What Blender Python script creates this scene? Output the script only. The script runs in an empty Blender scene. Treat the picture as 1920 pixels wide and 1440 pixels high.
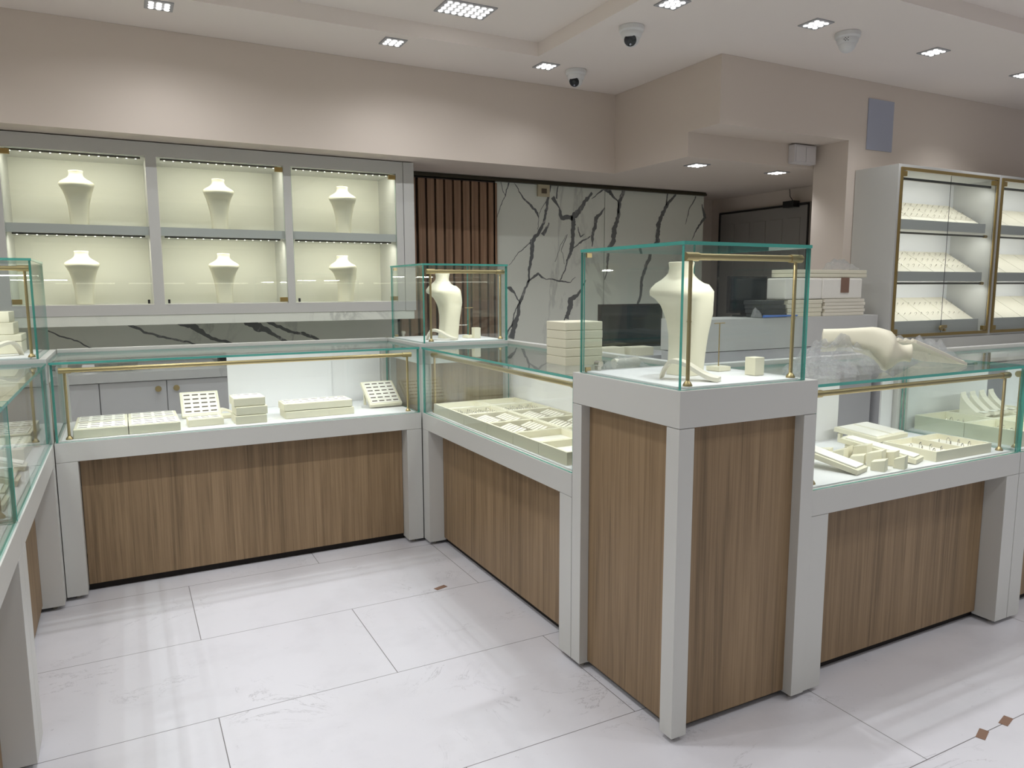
import bpy, bmesh, math, random
from mathutils import Matrix, Vector, noise
random.seed(7)
S = 0.87                      # survey units -> metres (floor tiles come out 0.61 x 1.22 m)
PI = math.pi
scn = bpy.context.scene
COL = scn.collection

# ------------------------------------------------------------------ camera
cd = bpy.data.cameras.new('camera'); cam = bpy.data.objects.new('camera', cd); COL.objects.link(cam)
cd.sensor_width = 36; cd.lens = 1386.2 / 1920 * 36; cd.clip_start = 0.05
Rr = ((0.8854290881273835, -0.46476389090983583, -0.003139363671229296),
      (0.0629421987876621, 0.11321434490322993, 0.9915749047449248),
      (0.4604927898563499, 0.8781668621705573, -0.12949653538158015))
M = Matrix((( Rr[0][0], Rr[1][0], -Rr[2][0], 0), (Rr[0][1], Rr[1][1], -Rr[2][1], 0), (Rr[0][2], Rr[1][2], -Rr[2][2], 1.6 * S), (0, 0, 0, 1)))
cam.matrix_world = M
scn.camera = cam

# ------------------------------------------------------------------ world, exposure
w = bpy.data.worlds.new('world'); scn.world = w; w.use_nodes = True
w.node_tree.nodes['Background'].inputs[0].default_value = (0.9, 0.93, 1, 1)
w.node_tree.nodes['Background'].inputs[1].default_value = 0.22
scn.view_settings.view_transform = 'Standard'
scn.view_settings.look = 'None'
scn.view_settings.gamma = 1
scn.view_settings.exposure = 0.0
scn.cycles.max_bounces = 8
scn.cycles.use_adaptive_sampling = True
scn.cycles.adaptive_threshold = 0.025
scn.cycles.diffuse_bounces = 4
scn.cycles.glossy_bounces = 4
scn.cycles.transparent_max_bounces = 40
scn.cycles.caustics_reflective = False
scn.cycles.caustics_refractive = False
scn.cycles.sample_clamp_indirect = 6
scn.cycles.use_denoising = True

K = 1.24                      # one dial for all lamps
def light(kind, name, loc, energy, rot=(0, 0, 0), size=.1, size_y=None, color=(1, 1, 1), spot=None, blend=.5, parent=None, spread=None):
    d = bpy.data.lights.new(name, kind); d.energy = energy * K; d.color = color
    if kind == 'AREA':
        d.shape = 'RECTANGLE'; d.size = size * S; d.size_y = (size_y or size) * S
        if spread: d.spread = math.radians(spread)
    else:
        d.shadow_soft_size = size * S
    if spot: d.spot_size = math.radians(spot); d.spot_blend = blend
    o = bpy.data.objects.new(name, d); COL.objects.link(o)
    o.location = Vector(loc) * S; o.rotation_euler = rot
    if parent: o.parent = parent
    return o
COOL = (.945, .965, 1.0); WARM = (1.0, .965, .83); NEUT = (1, .985, .94)
Z_SOF, Z_CEIL, Z_TRAY = 2.69, 3.42, 3.525
# the visible panel in the ceiling tray, and unseen lamps added for illumination
PANELS_AND_FILLS = [(2.25, 4.97), (.35, 4.97), (2.25, 2.6), (.35, 2.6), (-1.5, 2.6), (2.25, .2), (.35, .2), (-1.5, .2)]
for x, y in PANELS_AND_FILLS:
    for k in (-1, 0, 1): light('AREA', 'panel_or_fill_light', (x + k * .1, y, Z_TRAY - .02), 3.5 if y == 2.6 else (2.4 if y > 4 else 1.3), size=.03, color=COOL, spread=150)
SPOTS = [(.334, 5.54, Z_CEIL), (1.913, 5.54, Z_CEIL), (3.234, 5.54, Z_CEIL), (-1.1, 5.54, Z_CEIL),
         (4.413, 3.83, Z_CEIL), (5.746, 3.84, Z_CEIL), (7.06, 3.87, Z_CEIL), (3.27, 3.99, Z_CEIL),
         (4.666, 5.296, Z_SOF), (5.657, 5.29, Z_SOF),
         (-1.15, 3.9, Z_CEIL), (-1.15, 2.3, Z_CEIL), (3.35, 2.3, Z_CEIL)]
for x, y, z in SPOTS:
    e = 5.5 if y > 5.5 else (21 if z > 3 else 15)
    light('SPOT', 'spot_light', (x, y, z - .02), e, size=.012, color=COOL, spot=125, blend=1.0)
for x in (3.3, 5.2, 7.1):  # unseen area lamps added near the ceiling to brighten the right side
    for y in (.6, -1.6):
        light('AREA', 'panel_or_fill_light', (x, y, Z_CEIL - .035), 5 if y > 0 else 4, size=.3, size_y=.2, color=COOL, spread=140)

# ------------------------------------------------------------------ materials
def mat(name):
    m = bpy.data.materials.new(name); m.use_nodes = True
    nt = m.node_tree; b = nt.nodes['Principled BSDF']
    return m, nt, b
def srgb(r, g, b):
    f = lambda c: (c / 255 / 12.92) if c <= 10.3 else ((c / 255 + .055) / 1.055) ** 2.4
    return (f(r), f(g), f(b), 1)
def plain(name, col, rough=.5, metal=0.0, emit=None, es=0, spec=.5, bump=0, bs=200):
    m, nt, b = mat(name)
    b.inputs['Base Color'].default_value = col
    b.inputs['Roughness'].default_value = rough
    b.inputs['Metallic'].default_value = metal
    b.inputs['Specular IOR Level'].default_value = spec
    if emit: b.inputs['Emission Color'].default_value = emit; b.inputs['Emission Strength'].default_value = es
    tc = nt.nodes.new('ShaderNodeTexCoord'); n = nt.nodes.new('ShaderNodeTexNoise')
    n.inputs['Scale'].default_value = bs; n.inputs['Detail'].default_value = 3
    nt.links.new(tc.outputs['Object'], n.inputs['Vector'])
    bp = nt.nodes.new('ShaderNodeBump'); bp.inputs['Strength'].default_value = bump or .02; bp.inputs['Distance'].default_value = .002
    nt.links.new(n.outputs['Fac'], bp.inputs['Height']); nt.links.new(bp.outputs[0], b.inputs['Normal'])
    return m
def node(nt, t, **kw):
    n = nt.nodes.new(t)
    for k, v in kw.items():
        if hasattr(n, k): setattr(n, k, v)
        else: n.inputs[k].default_value = v
    return n
def math_n(nt, op, a, b=None, c=None):
    n = nt.nodes.new('ShaderNodeMath'); n.operation = op
    for i, v in enumerate((a, b, c)):
        if v is None: continue
        if isinstance(v, (int, float)): n.inputs[i].default_value = v
        else: nt.links.new(v, n.inputs[i])
    return n.outputs[0]
def ramp(nt, fac, stops):
    n = nt.nodes.new('ShaderNodeValToRGB'); nt.links.new(fac, n.inputs[0])
    e = n.color_ramp.elements
    while len(e) < len(stops): e.new(.5)
    for i, (p, c) in enumerate(stops): e[i].position = p; e[i].color = c
    return n.outputs[0]
def mapping(nt, scale=(1, 1, 1), rot=(0, 0, 0), loc=(0, 0, 0), coord='Object'):
    tc = nt.nodes.new('ShaderNodeTexCoord'); mp = nt.nodes.new('ShaderNodeMapping')
    mp.inputs['Scale'].default_value = scale; mp.inputs['Rotation'].default_value = rot; mp.inputs['Location'].default_value = loc
    nt.links.new(tc.outputs[coord], mp.inputs[0]); return mp.outputs[0]
def tex(nt, kind, vec, **kw):
    n = nt.nodes.new(kind); nt.links.new(vec, n.inputs['Vector'])
    for k, v in kw.items(): n.inputs[k].default_value = v
    return n

def glass_mat(name, tint, film=False):
    """thin pane: clear with a Schlick reflection, no refraction (a pane shows what is behind it unshifted)"""
    m = bpy.data.materials.new(name); m.use_nodes = True; nt = m.node_tree; nt.nodes.clear()
    out = nt.nodes.new('ShaderNodeOutputMaterial')
    tr = nt.nodes.new('ShaderNodeBsdfTransparent'); tr.inputs[0].default_value = tint
    gl = nt.nodes.new('ShaderNodeBsdfGlossy'); gl.inputs['Roughness'].default_value = .015 if not film else .05
    geo = nt.nodes.new('ShaderNodeNewGeometry')
    dot = nt.nodes.new('ShaderNodeVectorMath'); dot.operation = 'DOT_PRODUCT'
    nt.links.new(geo.outputs['Incoming'], dot.inputs[0])
    if film:
        v = mapping(nt, (38, 38, 38))
        n = tex(nt, 'ShaderNodeTexNoise', v, Scale=1.0, Detail=6.0, Roughness=.7, Distortion=2.2)
        bp = nt.nodes.new('ShaderNodeBump'); bp.inputs['Strength'].default_value = 1.0; bp.inputs['Distance'].default_value = .035
        nt.links.new(n.outputs['Fac'], bp.inputs['Height']); nt.links.new(bp.outputs[0], gl.inputs['Normal'])
        nt.links.new(bp.outputs[0], dot.inputs[1])
    else:
        nt.links.new(geo.outputs['Normal'], dot.inputs[1])
    c = math_n(nt, 'ABSOLUTE', dot.outputs['Value'])
    p = math_n(nt, 'POWER', math_n(nt, 'SUBTRACT', 1.0, c), 5.0)
    f = math_n(nt, 'ADD', math_n(nt, 'MULTIPLY', p, .9), .035 if not film else .15)
    mx = nt.nodes.new('ShaderNodeMixShader'); nt.links.new(f, mx.inputs[0])
    nt.links.new(tr.outputs[0], mx.inputs[1]); nt.links.new(gl.outputs[0], mx.inputs[2])
    if film:
        df = nt.nodes.new('ShaderNodeBsdfDiffuse'); df.inputs[0].default_value = (.9, .92, .95, 1)
        m2 = nt.nodes.new('ShaderNodeMixShader'); m2.inputs[0].default_value = .09
        nt.links.new(mx.outputs[0], m2.inputs[1]); nt.links.new(df.outputs[0], m2.inputs[2]); mx = m2
    nt.links.new(mx.outputs[0], out.inputs[0])
    return m

def wood_mat(name, c1, c2, c3, sc=1.0):
    m, nt, b = mat(name)
    v = mapping(nt, (34 * sc, 34 * sc, 1.1))
    n1 = tex(nt, 'ShaderNodeTexNoise', v, Scale=1.0, Detail=6.0, Roughness=.62, Distortion=.5)
    v2 = mapping(nt, (150 * sc, 150 * sc, 2.2))
    n2 = tex(nt, 'ShaderNodeTexNoise', v2, Scale=1.0, Detail=3.0, Roughness=.6)
    v3 = mapping(nt, (5, 5, .35))
    n3 = tex(nt, 'ShaderNodeTexNoise', v3, Scale=1.0, Detail=3.0, Distortion=1.2)
    s = math_n(nt, 'ADD', math_n(nt, 'MULTIPLY', n1.outputs['Fac'], .5), math_n(nt, 'ADD', math_n(nt, 'MULTIPLY', n2.outputs['Fac'], .3), math_n(nt, 'MULTIPLY', n3.outputs['Fac'], .2)))
    c = ramp(nt, s, [(.36, c1), (.49, c2), (.62, c3)])
    nt.links.new(c, b.inputs['Base Color']); b.inputs['Roughness'].default_value = .5
    bp = nt.nodes.new('ShaderNodeBump'); bp.inputs['Strength'].default_value = .12; bp.inputs['Distance'].default_value = .001
    nt.links.new(n2.outputs['Fac'], bp.inputs['Height']); nt.links.new(bp.outputs[0], b.inputs['Normal'])
    return m

def marble_mat(name, base, vein, rot, amount=.5, rough=.25, scale=1.0):
    m, nt, b = mat(name)
    v = mapping(nt, (scale, scale, scale * .45), rot)
    n1 = tex(nt, 'ShaderNodeTexNoise', v, Scale=1.6, Detail=8.0, Roughness=.6, Distortion=.9)
    d1 = math_n(nt, 'ABSOLUTE', math_n(nt, 'SUBTRACT', n1.outputs['Fac'], .5))
    l1 = math_n(nt, 'SUBTRACT', 1.0, math_n(nt, 'MINIMUM', math_n(nt, 'MULTIPLY', d1, 34.0), 1.0))
    n2 = tex(nt, 'ShaderNodeTexNoise', v, Scale=.9, Detail=2.0)
    msk = math_n(nt, 'MINIMUM', math_n(nt, 'MAXIMUM', math_n(nt, 'MULTIPLY', math_n(nt, 'SUBTRACT', n2.outputs['Fac'], .5), 9.0), 0.0), 1.0)
    f = math_n(nt, 'MULTIPLY', math_n(nt, 'MULTIPLY', l1, msk), amount)
    c = ramp(nt, f, [(0, base), (1, vein)])
    nt.links.new(c, b.inputs['Base Color']); b.inputs['Roughness'].default_value = rough
    return m

def floor_mat():
    m, nt, b = mat('polished white marble tile')
    tc = nt.nodes.new('ShaderNodeTexCoord'); mp = nt.nodes.new('ShaderNodeMapping')
    # local coordinates are metres; back to survey units, joints at y = .01 + .70 k
    mp.inputs['Scale'].default_value = (1 / S, 1 / S, 1 / S); mp.inputs['Location'].default_value = (-.225 + 14.05, -.01 + 14.0, 0)
    nt.links.new(tc.outputs['Object'], mp.inputs[0])
    br = nt.nodes.new('ShaderNodeTexBrick'); nt.links.new(mp.outputs[0], br.inputs['Vector'])
    br.offset = .5; br.offset_frequency = 2; br.squash = 1
    br.inputs['Scale'].default_value = 1; br.inputs['Mortar Size'].default_value = .0018; br.inputs['Mortar Smooth'].default_value = .2
    br.inputs['Brick Width'].default_value = 1.405; br.inputs['Row Height'].default_value = .70; br.inputs['Bias'].default_value = 0
    br.inputs['Color1'].default_value = (1, 1, 1, 1); br.inputs['Color2'].default_value = (1, 1, 1, 1); br.inputs['Mortar'].default_value = (0, 0, 0, 1)
    v = mapping(nt, (1.2, 2.0, 1), (0, 0, .5))
    n1 = tex(nt, 'ShaderNodeTexNoise', v, Scale=1.7, Detail=9.0, Roughness=.66, Distortion=1.1)
    d = math_n(nt, 'ABSOLUTE', math_n(nt, 'SUBTRACT', n1.outputs['Fac'], .5))
    l = math_n(nt, 'SUBTRACT', 1.0, math_n(nt, 'MINIMUM', math_n(nt, 'MULTIPLY', d, 150.0), 1.0))
    nm = tex(nt, 'ShaderNodeTexNoise', mapping(nt, (1, 1, 1)), Scale=2.3, Detail=3.0)
    mk = math_n(nt, 'MINIMUM', math_n(nt, 'MAXIMUM', math_n(nt, 'MULTIPLY', math_n(nt, 'SUBTRACT', nm.outputs['Fac'], .52), 9.0), 0.0), 1.0)
    l = math_n(nt, 'MULTIPLY', l, mk)
    sp = tex(nt, 'ShaderNodeTexNoise', mapping(nt, (1, 1, 1)), Scale=38.0, Detail=4.0, Roughness=.7)
    spk = math_n(nt, 'MINIMUM', math_n(nt, 'MAXIMUM', math_n(nt, 'MULTIPLY', math_n(nt, 'SUBTRACT', sp.outputs['Fac'], .66), 14.0), 0.0), 1.0)
    cloud = tex(nt, 'ShaderNodeTexNoise', mapping(nt, (1, 1, 1)), Scale=4.0, Detail=5.0, Roughness=.6)
    f = math_n(nt, 'ADD', math_n(nt, 'MULTIPLY', l, .42), math_n(nt, 'ADD', math_n(nt, 'MULTIPLY', spk, .22), math_n(nt, 'MULTIPLY', math_n(nt, 'MAXIMUM', math_n(nt, 'SUBTRACT', cloud.outputs['Fac'], .5), 0.0), .35)))
    c = ramp(nt, f, [(0, srgb(226, 225, 230)), (1, srgb(105, 100, 104))])
    mx = nt.nodes.new('ShaderNodeMix'); mx.data_type = 'RGBA'
    nt.links.new(br.outputs['Color'], mx.inputs[0]); mx.inputs[6].default_value = srgb(120, 116, 118); nt.links.new(c, mx.inputs[7])
    nt.links.new(mx.outputs[2], b.inputs['Base Color'])
    b.inputs['Roughness'].default_value = .3
    return m

MT = {}
MT['white'] = plain('white laminate', srgb(208, 208, 203), .42)
MT['cream_lam'] = plain('warm white inside laminate', srgb(238, 237, 224), .5)
MT['wall'] = plain('warm grey wall paint', srgb(224, 212, 200), .8, spec=.2, bump=.05)
MT['ceil'] = plain('pale ceiling paint', srgb(245, 236, 228), .85, spec=.2)
MT['deck'] = plain('white display deck board', srgb(240, 240, 240), .5)
MT['cream'] = plain('cream leatherette', srgb(236, 231, 207), .55, bump=.06, bs=900)
MT['cream2'] = plain('ivory leatherette', srgb(238, 232, 214), .6, bump=.06, bs=900)
MT['velvet'] = plain('pale cushion cloth', srgb(246, 243, 232), .8, bump=.05, bs=900)
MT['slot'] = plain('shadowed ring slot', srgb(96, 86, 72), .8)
MT['brass'] = plain('brushed brass', srgb(190, 170, 126), .38, metal=1.0)
MT['gold'] = plain('matt gold trim', srgb(170, 146, 92), .4, metal=.8)
MT['steel'] = plain('polished metal', srgb(200, 196, 186), .25, metal=1.0)
MT['black'] = plain('black plastic', srgb(20, 20, 22), .35)
MT['dark'] = plain('dark grey plastic', srgb(52, 56, 58), .5)
MT['screen'] = plain('dark monitor screen', srgb(14, 30, 34), .12)
MT['gap'] = plain('dark recess', srgb(40, 36, 34), .9)
MT['ledbar'] = plain('dark aluminium profile', srgb(70, 66, 52), .4, metal=.5)
MT['led'] = plain('lit led', (1, 1, 1, 1), .5, emit=(1, .99, .97, 1), es=4)
MT['ledw'] = plain('lit warm led', (1, 1, 1, 1), .5, emit=(1, .96, .82, 1), es=5)
MT['plate'] = plain('white lamp housing', srgb(170, 170, 172), .4)
MT['camw'] = plain('white camera shell', srgb(226, 226, 224), .3)
MT['lens'] = plain('black camera glass', srgb(12, 14, 16), .08)
MT['paper'] = plain('pale blue grey paper', srgb(176, 180, 196), .7)
MT['ivorypl'] = plain('aged ivory plastic', srgb(200, 190, 160), .5)
MT['whitepl'] = plain('white switch plastic', srgb(226, 222, 222), .4)
MT['blue'] = plain('blue plastic', srgb(70, 120, 205), .5)
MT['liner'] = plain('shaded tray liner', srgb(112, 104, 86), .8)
MT['tan'] = plain('tan tape', srgb(140, 110, 92), .7)
MT['greylam'] = plain('light grey cabinet laminate', srgb(200, 199, 200), .45)
MT['doorp'] = plain('grey door paint', srgb(150, 146, 140), .6)
MT['tile'] = floor_mat()
MT['wood'] = wood_mat('light oak laminate', srgb(110, 90, 64), srgb(141, 117, 87), srgb(158, 133, 101))
MT['slat'] = wood_mat('walnut slat', srgb(112, 84, 62), srgb(146, 114, 88), srgb(168, 136, 108))
MT['marble'] = marble_mat('white marble slab', srgb(236, 240, 228), srgb(110, 114, 112), (0, .45, 0), .35)
MT['marble2'] = marble_mat('grey veined marble slab', srgb(196, 196, 194), srgb(60, 64, 70), (0, -.9, .2), .9, scale=1.5)
MT['vein'] = marble_mat('dark marble vein', srgb(116, 119, 118), srgb(205, 206, 200), (0, .3, 0), .9, scale=9)
MT['glass'] = glass_mat('clear cabinet glass', (.965, .985, .978, 1))
MT['film'] = glass_mat('crumpled clear film', (.97, .975, .985, 1), film=True)
m_, nt_, b_ = mat('green glass edge'); MT['edge'] = m_
b_.inputs['Base Color'].default_value = srgb(92, 178, 165); b_.inputs['Roughness'].default_value = .12
b_.inputs['Transmission Weight'].default_value = .2; b_.inputs['IOR'].default_value = 1.2

# ------------------------------------------------------------------ mesh helpers
class MB:
    def __init__(s): s.v, s.f, s.m = [], [], []
    def add(s, vs, fs, m=0):
        k = len(s.v); s.v += [tuple(v) for v in vs]
        for f in fs: s.f.append(tuple(i + k for i in f)); s.m.append(m)
        return s
    def box(s, x0, x1, y0, y1, z0, z1, m=0, tf=None):
        vs = [(x, y, z) for z in (z0, z1) for y in (y0, y1) for x in (x0, x1)]
        if tf is not None: vs = [tf @ Vector(v) for v in vs]
        return s.add(vs, [(0, 2, 3, 1), (4, 5, 7, 6), (0, 1, 5, 4), (2, 6, 7, 3), (0, 4, 6, 2), (1, 3, 7, 5)], m)
    def prism(s, poly, a0, a1, axis='y', m=0, tf=None):
        """polygon of 2-d points swept along an axis"""
        def P(p, a): return {'y': (p[0], a, p[1]), 'x': (a, p[0], p[1]), 'z': (p[0], p[1], a)}[axis]
        n = len(poly); vs = [P(p, a0) for p in poly] + [P(p, a1) for p in poly]
        if tf is not None: vs = [tf @ Vector(v) for v in vs]
        fs = [tuple(range(n))[::-1], tuple(range(n, 2 * n))] + [(i, (i + 1) % n, n + (i + 1) % n, n + i) for i in range(n)]
        return s.add(vs, fs, m)
    def tube(s, a, b, r, n=12, r2=None, m=0):
        a, b = Vector(a), Vector(b); d = (b - a).normalized()
        u = d.orthogonal().normalized(); w_ = d.cross(u); r2 = r if r2 is None else r2
        vs = [a + (u * math.cos(t) + w_ * math.sin(t)) * r for t in [2 * PI * i / n for i in range(n)]]
        vs += [b + (u * math.cos(t) + w_ * math.sin(t)) * r2 for t in [2 * PI * i / n for i in range(n)]]
        return s.add(vs, [tuple(range(n))[::-1], tuple(range(n, 2 * n))] + [(i, (i + 1) % n, n + (i + 1) % n, n + i) for i in range(n)], m)
    def lathe(s, prof, n=20, m=0, tf=None, c=(0, 0, 0)):
        vs = []
        for r, z in prof:
            for i in range(n):
                t = 2 * PI * i / n; v = Vector((c[0] + r * math.cos(t), c[1] + r * math.sin(t), c[2] + z))
                vs.append(tf @ v if tf is not None else v)
        fs = [tuple(range(n))[::-1], tuple(range((len(prof) - 1) * n, len(prof) * n))]
        for j in range(len(prof) - 1):
            for i in range(n):
                k = (i + 1) % n; fs.append((j * n + i, j * n + k, (j + 1) * n + k, (j + 1) * n + i))
        return s.add(vs, fs, m)
    def loft(s, rings, m=0, cap=True):
        n = len(rings[0]); vs = [v for r in rings for v in r]
        fs = [tuple(range(n))[::-1], tuple(range((len(rings) - 1) * n, len(rings) * n))] if cap else []
        for j in range(len(rings) - 1):
            for i in range(n):
                k = (i + 1) % n; fs.append((j * n + i, j * n + k, (j + 1) * n + k, (j + 1) * n + i))
        return s.add(vs, fs, m)
    def build(s, name, mats, parent=None, bev=0, smooth=False, label=None, auto=35):
        me = bpy.data.meshes.new(name)
        me.from_pydata([(v[0] * S, v[1] * S, v[2] * S) for v in s.v], [], s.f)
        if not isinstance(mats, (list, tuple)): mats = [mats]
        for m_ in mats: me.materials.append(MT[m_] if isinstance(m_, str) else m_)
        me.polygons.foreach_set('material_index', s.m)
        bm = bmesh.new(); bm.from_mesh(me); bmesh.ops.recalc_face_normals(bm, faces=bm.faces)
        if bev:
            es = [e for e in bm.edges if len(e.link_faces) == 2 and e.calc_face_angle(0) > .6]
            bmesh.ops.bevel(bm, geom=es, offset=bev * S, segments=2, profile=.6, affect='EDGES', clamp_overlap=True)
        if smooth:
            for f in bm.faces: f.smooth = True
            for e in bm.edges:
                if len(e.link_faces) == 2 and e.calc_face_angle(0) > math.radians(auto): e.smooth = False
        bm.to_mesh(me); bm.free()
        o = bpy.data.objects.new(name, me); COL.objects.link(o)
        if parent is not None: o.parent = parent
        if label: o['label'] = label
        return o
def tag(o, label, cat, group=None, kind=None):
    o['label'] = label; o['category'] = cat
    if group: o['group'] = group
    if kind: o['kind'] = kind
    return o
def thing(name, label, cat, loc, rz=0, group=None, rot=None):
    o = bpy.data.objects.new(name, None); COL.objects.link(o); o.empty_display_size = .05
    o.location = Vector(loc) * S; o.rotation_euler = rot or (0, 0, rz)
    return tag(o, label, cat, group)
def struct(name, mb, m, **k):
    o = mb.build(name, m, **k); o['kind'] = 'structure'; return o
def inst(src, parent=None, loc=None, rot=None):
    c = src.copy(); COL.objects.link(c); c.parent = parent
    if loc is not None: c.location = Vector(loc) * S
    if rot is not None: c.rotation_euler = rot
    return c
def pane(mb, x0, x1, y0, y1, z0, z1):
    """glass slab: broad faces in slot 0, the four narrow edges in slot 1 (green)"""
    k = len(mb.m); mb.box(x0, x1, y0, y1, z0, z1)
    d = (z1 - z0, y1 - y0, x1 - x0); thin = d.index(min(d))       # faces come as z0 z1, y0 y1, x0 x1
    for i in range(6):
        if i // 2 != thin: mb.m[k + i] = 1
    return mb
# ================================================================== THE SETTING
m = MB().box(-2.6, 11, -5, 8, -.1, 0); struct('floor', m, 'tile')
m = MB()
m.box(-2.6, -2.3, -5, 8, Z_CEIL, 3.62).box(-2.3, 3.055, 5.361, 8, Z_CEIL, 3.62).box(-2.3, 3.055, -5, -4, Z_CEIL, 3.62).box(-2.3, 3.055, -4, 5.361, Z_TRAY, 3.62)
m.box(3.055, 4.15, -5, 8, Z_CEIL, 3.62).box(4.15, 10, 3.29, 8, Z_CEIL, 3.62).box(4.15, 10, -5, -4, Z_CEIL, 3.62).box(4.15, 10, -4, 3.29, Z_TRAY, 3.62).box(10, 11, -5, 8, Z_CEIL, 3.62)
struct('ceiling', m, 'ceil')
m = MB().box(-2.6, 4.30, 6.05, 8, Z_SOF, Z_CEIL - .001)
m.box(4.30, 5.82, 4.63, 5.0, 2.89, Z_CEIL - .001).box(4.30, 11, 5.0, 8, Z_SOF, Z_CEIL - .001)
struct('wall_soffit', m, 'wall')
struct('wall_back', MB().box(-2.6, 6.11, 6.84, 7.0, 0, Z_SOF - .001).box(5.95, 6.11, 7.0, 7.35, 0, Z_SOF - .001).box(5.95, 6.9, 7.35, 7.5, 0, Z_SOF - .001), 'wall')
struct('wall_right', MB().box(5.82, 11, 4.63, 4.999, 0, Z_CEIL - .001), 'wall')
struct('wall_alcove', MB().box(6.75, 6.9, 5.0, 7.349, 0, Z_SOF - .001), 'wall')
struct('wall_left', MB().box(-2.75, -2.6, -5, 8, 0, Z_CEIL), 'wall')
struct('trim_1', MB().box(2.34, 6.11, 6.75, 6.83, 2.650, 2.672).box(2.34, 6.11, 6.765, 6.83, 2.672, 2.687), 'ledbar')

VEINS=[[(4.021,2.657,0.0138),(3.99,2.459,0.0305),(3.943,2.254,0.0278),(3.815,2.073,0.047),(3.784,1.868,0.0332),(3.768,1.69,0.0194),(3.673,1.471,0.0332),(3.626,1.292,0.0415),(3.562,1.073,0.0692)],[(4.536,2.611,0.0286),(4.435,2.481,0.0427),(4.302,2.336,0.0623),(4.304,2.155,0.0483),(4.288,1.987,0.0398),(4.223,1.846,0.017),(4.174,1.705,0.0114),(4.141,1.663,0.0057)],[(4.955,2.663,0.0497),(4.888,2.402,0.041),(4.822,2.113,0.0644),(4.78,1.997,0.0439),(4.756,1.823,0.0234),(4.723,1.678,0.0088)],[(5.683,2.66,0.0213),(5.552,2.52,0.0394),(5.461,2.353,0.0544),(5.431,2.099,0.0606),(5.339,1.978,0.0453),(5.233,1.709,0.0392),(5.202,1.454,0.0302),(5.131,1.26,0.0151)],[(4.711,2.452,0.0116),(4.608,2.334,0.0432),(4.559,2.163,0.0432),(4.543,2.035,0.0087)],[(4.479,1.678,0.0087),(4.377,1.535,0.0317),(4.293,1.464,0.066),(4.227,1.265,0.043)],[(3.598,2.652,0.004),(3.721,2.486,0.0191),(3.863,2.359,0.0248),(3.879,2.306,0.0055)],[(4.046,2.53,0.0473),(4.136,2.425,0.0112),(4.169,2.331,0.0562),(4.302,2.322,0.0425)],[(3.752,1.649,0.0111),(3.88,1.745,0.0279),(3.977,1.691,0.0084),(4.141,1.67,0.017),(4.274,1.663,0.0086),(4.342,1.706,0.0057)],[(3.502,1.608,0.0137),(3.549,1.588,0.0411),(3.611,1.54,0.0165),(3.649,1.43,0.0111)],[(4.778,2.639,0.0434),(4.868,2.53,0.0146),(4.888,2.402,0.0205)],[(4.537,2.542,0.0057),(4.691,2.634,0.0202),(4.778,2.625,0.0377)],[(3.537,2.661,0.0134),(3.491,2.501,0.0081),(3.4,2.339,0.0067),(3.385,2.234,0.004)],[(3.455,2.656,0.0067),(3.491,2.514,0.0067)],[(3.784,2.072,0.011),(3.658,1.948,0.0069),(3.534,1.824,0.0041)],[(5.98,2.646,0.0139),(5.868,2.414,0.0093),(5.832,2.322,0.0046)],[(6.084,2.56,0.0094),(6.131,2.409,0.0407),(6.033,2.298,0.0218),(5.938,2.142,0.0062)],[(4.118,2.656,0.0125),(4.103,2.519,0.0167)],[(4.524,2.148,0.0115),(4.406,2.074,0.0172),(4.305,2.015,0.0071)],[(3.5,1.089,0.0193),(3.578,1.252,0.0138),(3.634,1.43,0.0083)],[(4.37,2.241,0.0114),(4.405,2.144,0.0171),(4.456,2.16,0.0057)],[(5.567,2.654,0.0151),(5.552,2.52,0.0212)],[(3.927,2.144,0.0472),(4.007,2.27,0.0139)],[(4.237,2.153,0.0085),(4.155,1.984,0.0056),(4.206,1.846,0.0043)],[(3.974,2.499,0.0069),(3.894,2.36,0.0055),(3.863,2.197,0.0055)],[(4.074,1.872,0.0042),(4.171,2.068,0.0056),(4.204,2.152,0.0042)]]
def strip(mb, pts, y, seed, mslot=1):
    """a jagged vein ribbon lying on the slab's face"""
    rnd = random.Random(seed); P = []
    for (x0, z0, w0), (x1, z1, w1) in zip(pts, pts[1:]):
        n = max(3, int(math.hypot(x1 - x0, z1 - z0) / .014))
        for i in range(n):
            t = i / n; P.append((x0 + (x1 - x0) * t, z0 + (z1 - z0) * t, w0 + (w1 - w0) * t))
    P.append(pts[-1]); L, Rr_ = [], []
    for i, (x, z, w_) in enumerate(P):
        a = P[max(0, i - 1)]; b = P[min(len(P) - 1, i + 1)]; d = Vector((b[0] - a[0], b[1] - a[1])); d.normalize() if d.length else None
        nx, nz = -d.y, d.x
        j = noise.noise(Vector((x * 7, z * 7, seed))) * .022 + noise.noise(Vector((x * 30, z * 30, seed))) * .007
        j2 = noise.noise(Vector((x * 22, z * 22, seed + 9))) * .55 + noise.noise(Vector((x * 60, z * 60, seed + 4))) * .35
        j3 = noise.noise(Vector((x * 22, z * 22, seed + 19))) * .55 + noise.noise(Vector((x * 60, z * 60, seed + 14))) * .35
        h = w_ * .5
        zz = lambda v: min(v, 2.649)
        L.append((x + nx * (j + h * (1 + j2)), y, zz(z + nz * (j + h * (1 + j2)))))
        Rr_.append((x + nx * (j - h * (1 + j3)), y, zz(z + nz * (j - h * (1 + j3)))))
    n = len(P); mb.add(L + Rr_, [(i, i + 1, n + i + 1, n + i) for i in range(n - 1)], mslot)
m = MB().box(3.385, 4.706, 6.80, 6.84, 0, 2.65).box(4.714, 6.11, 6.80, 6.84, 0, 2.65)
for i, v in enumerate(VEINS): strip(m, v, 6.7985, i + 1)
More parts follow.
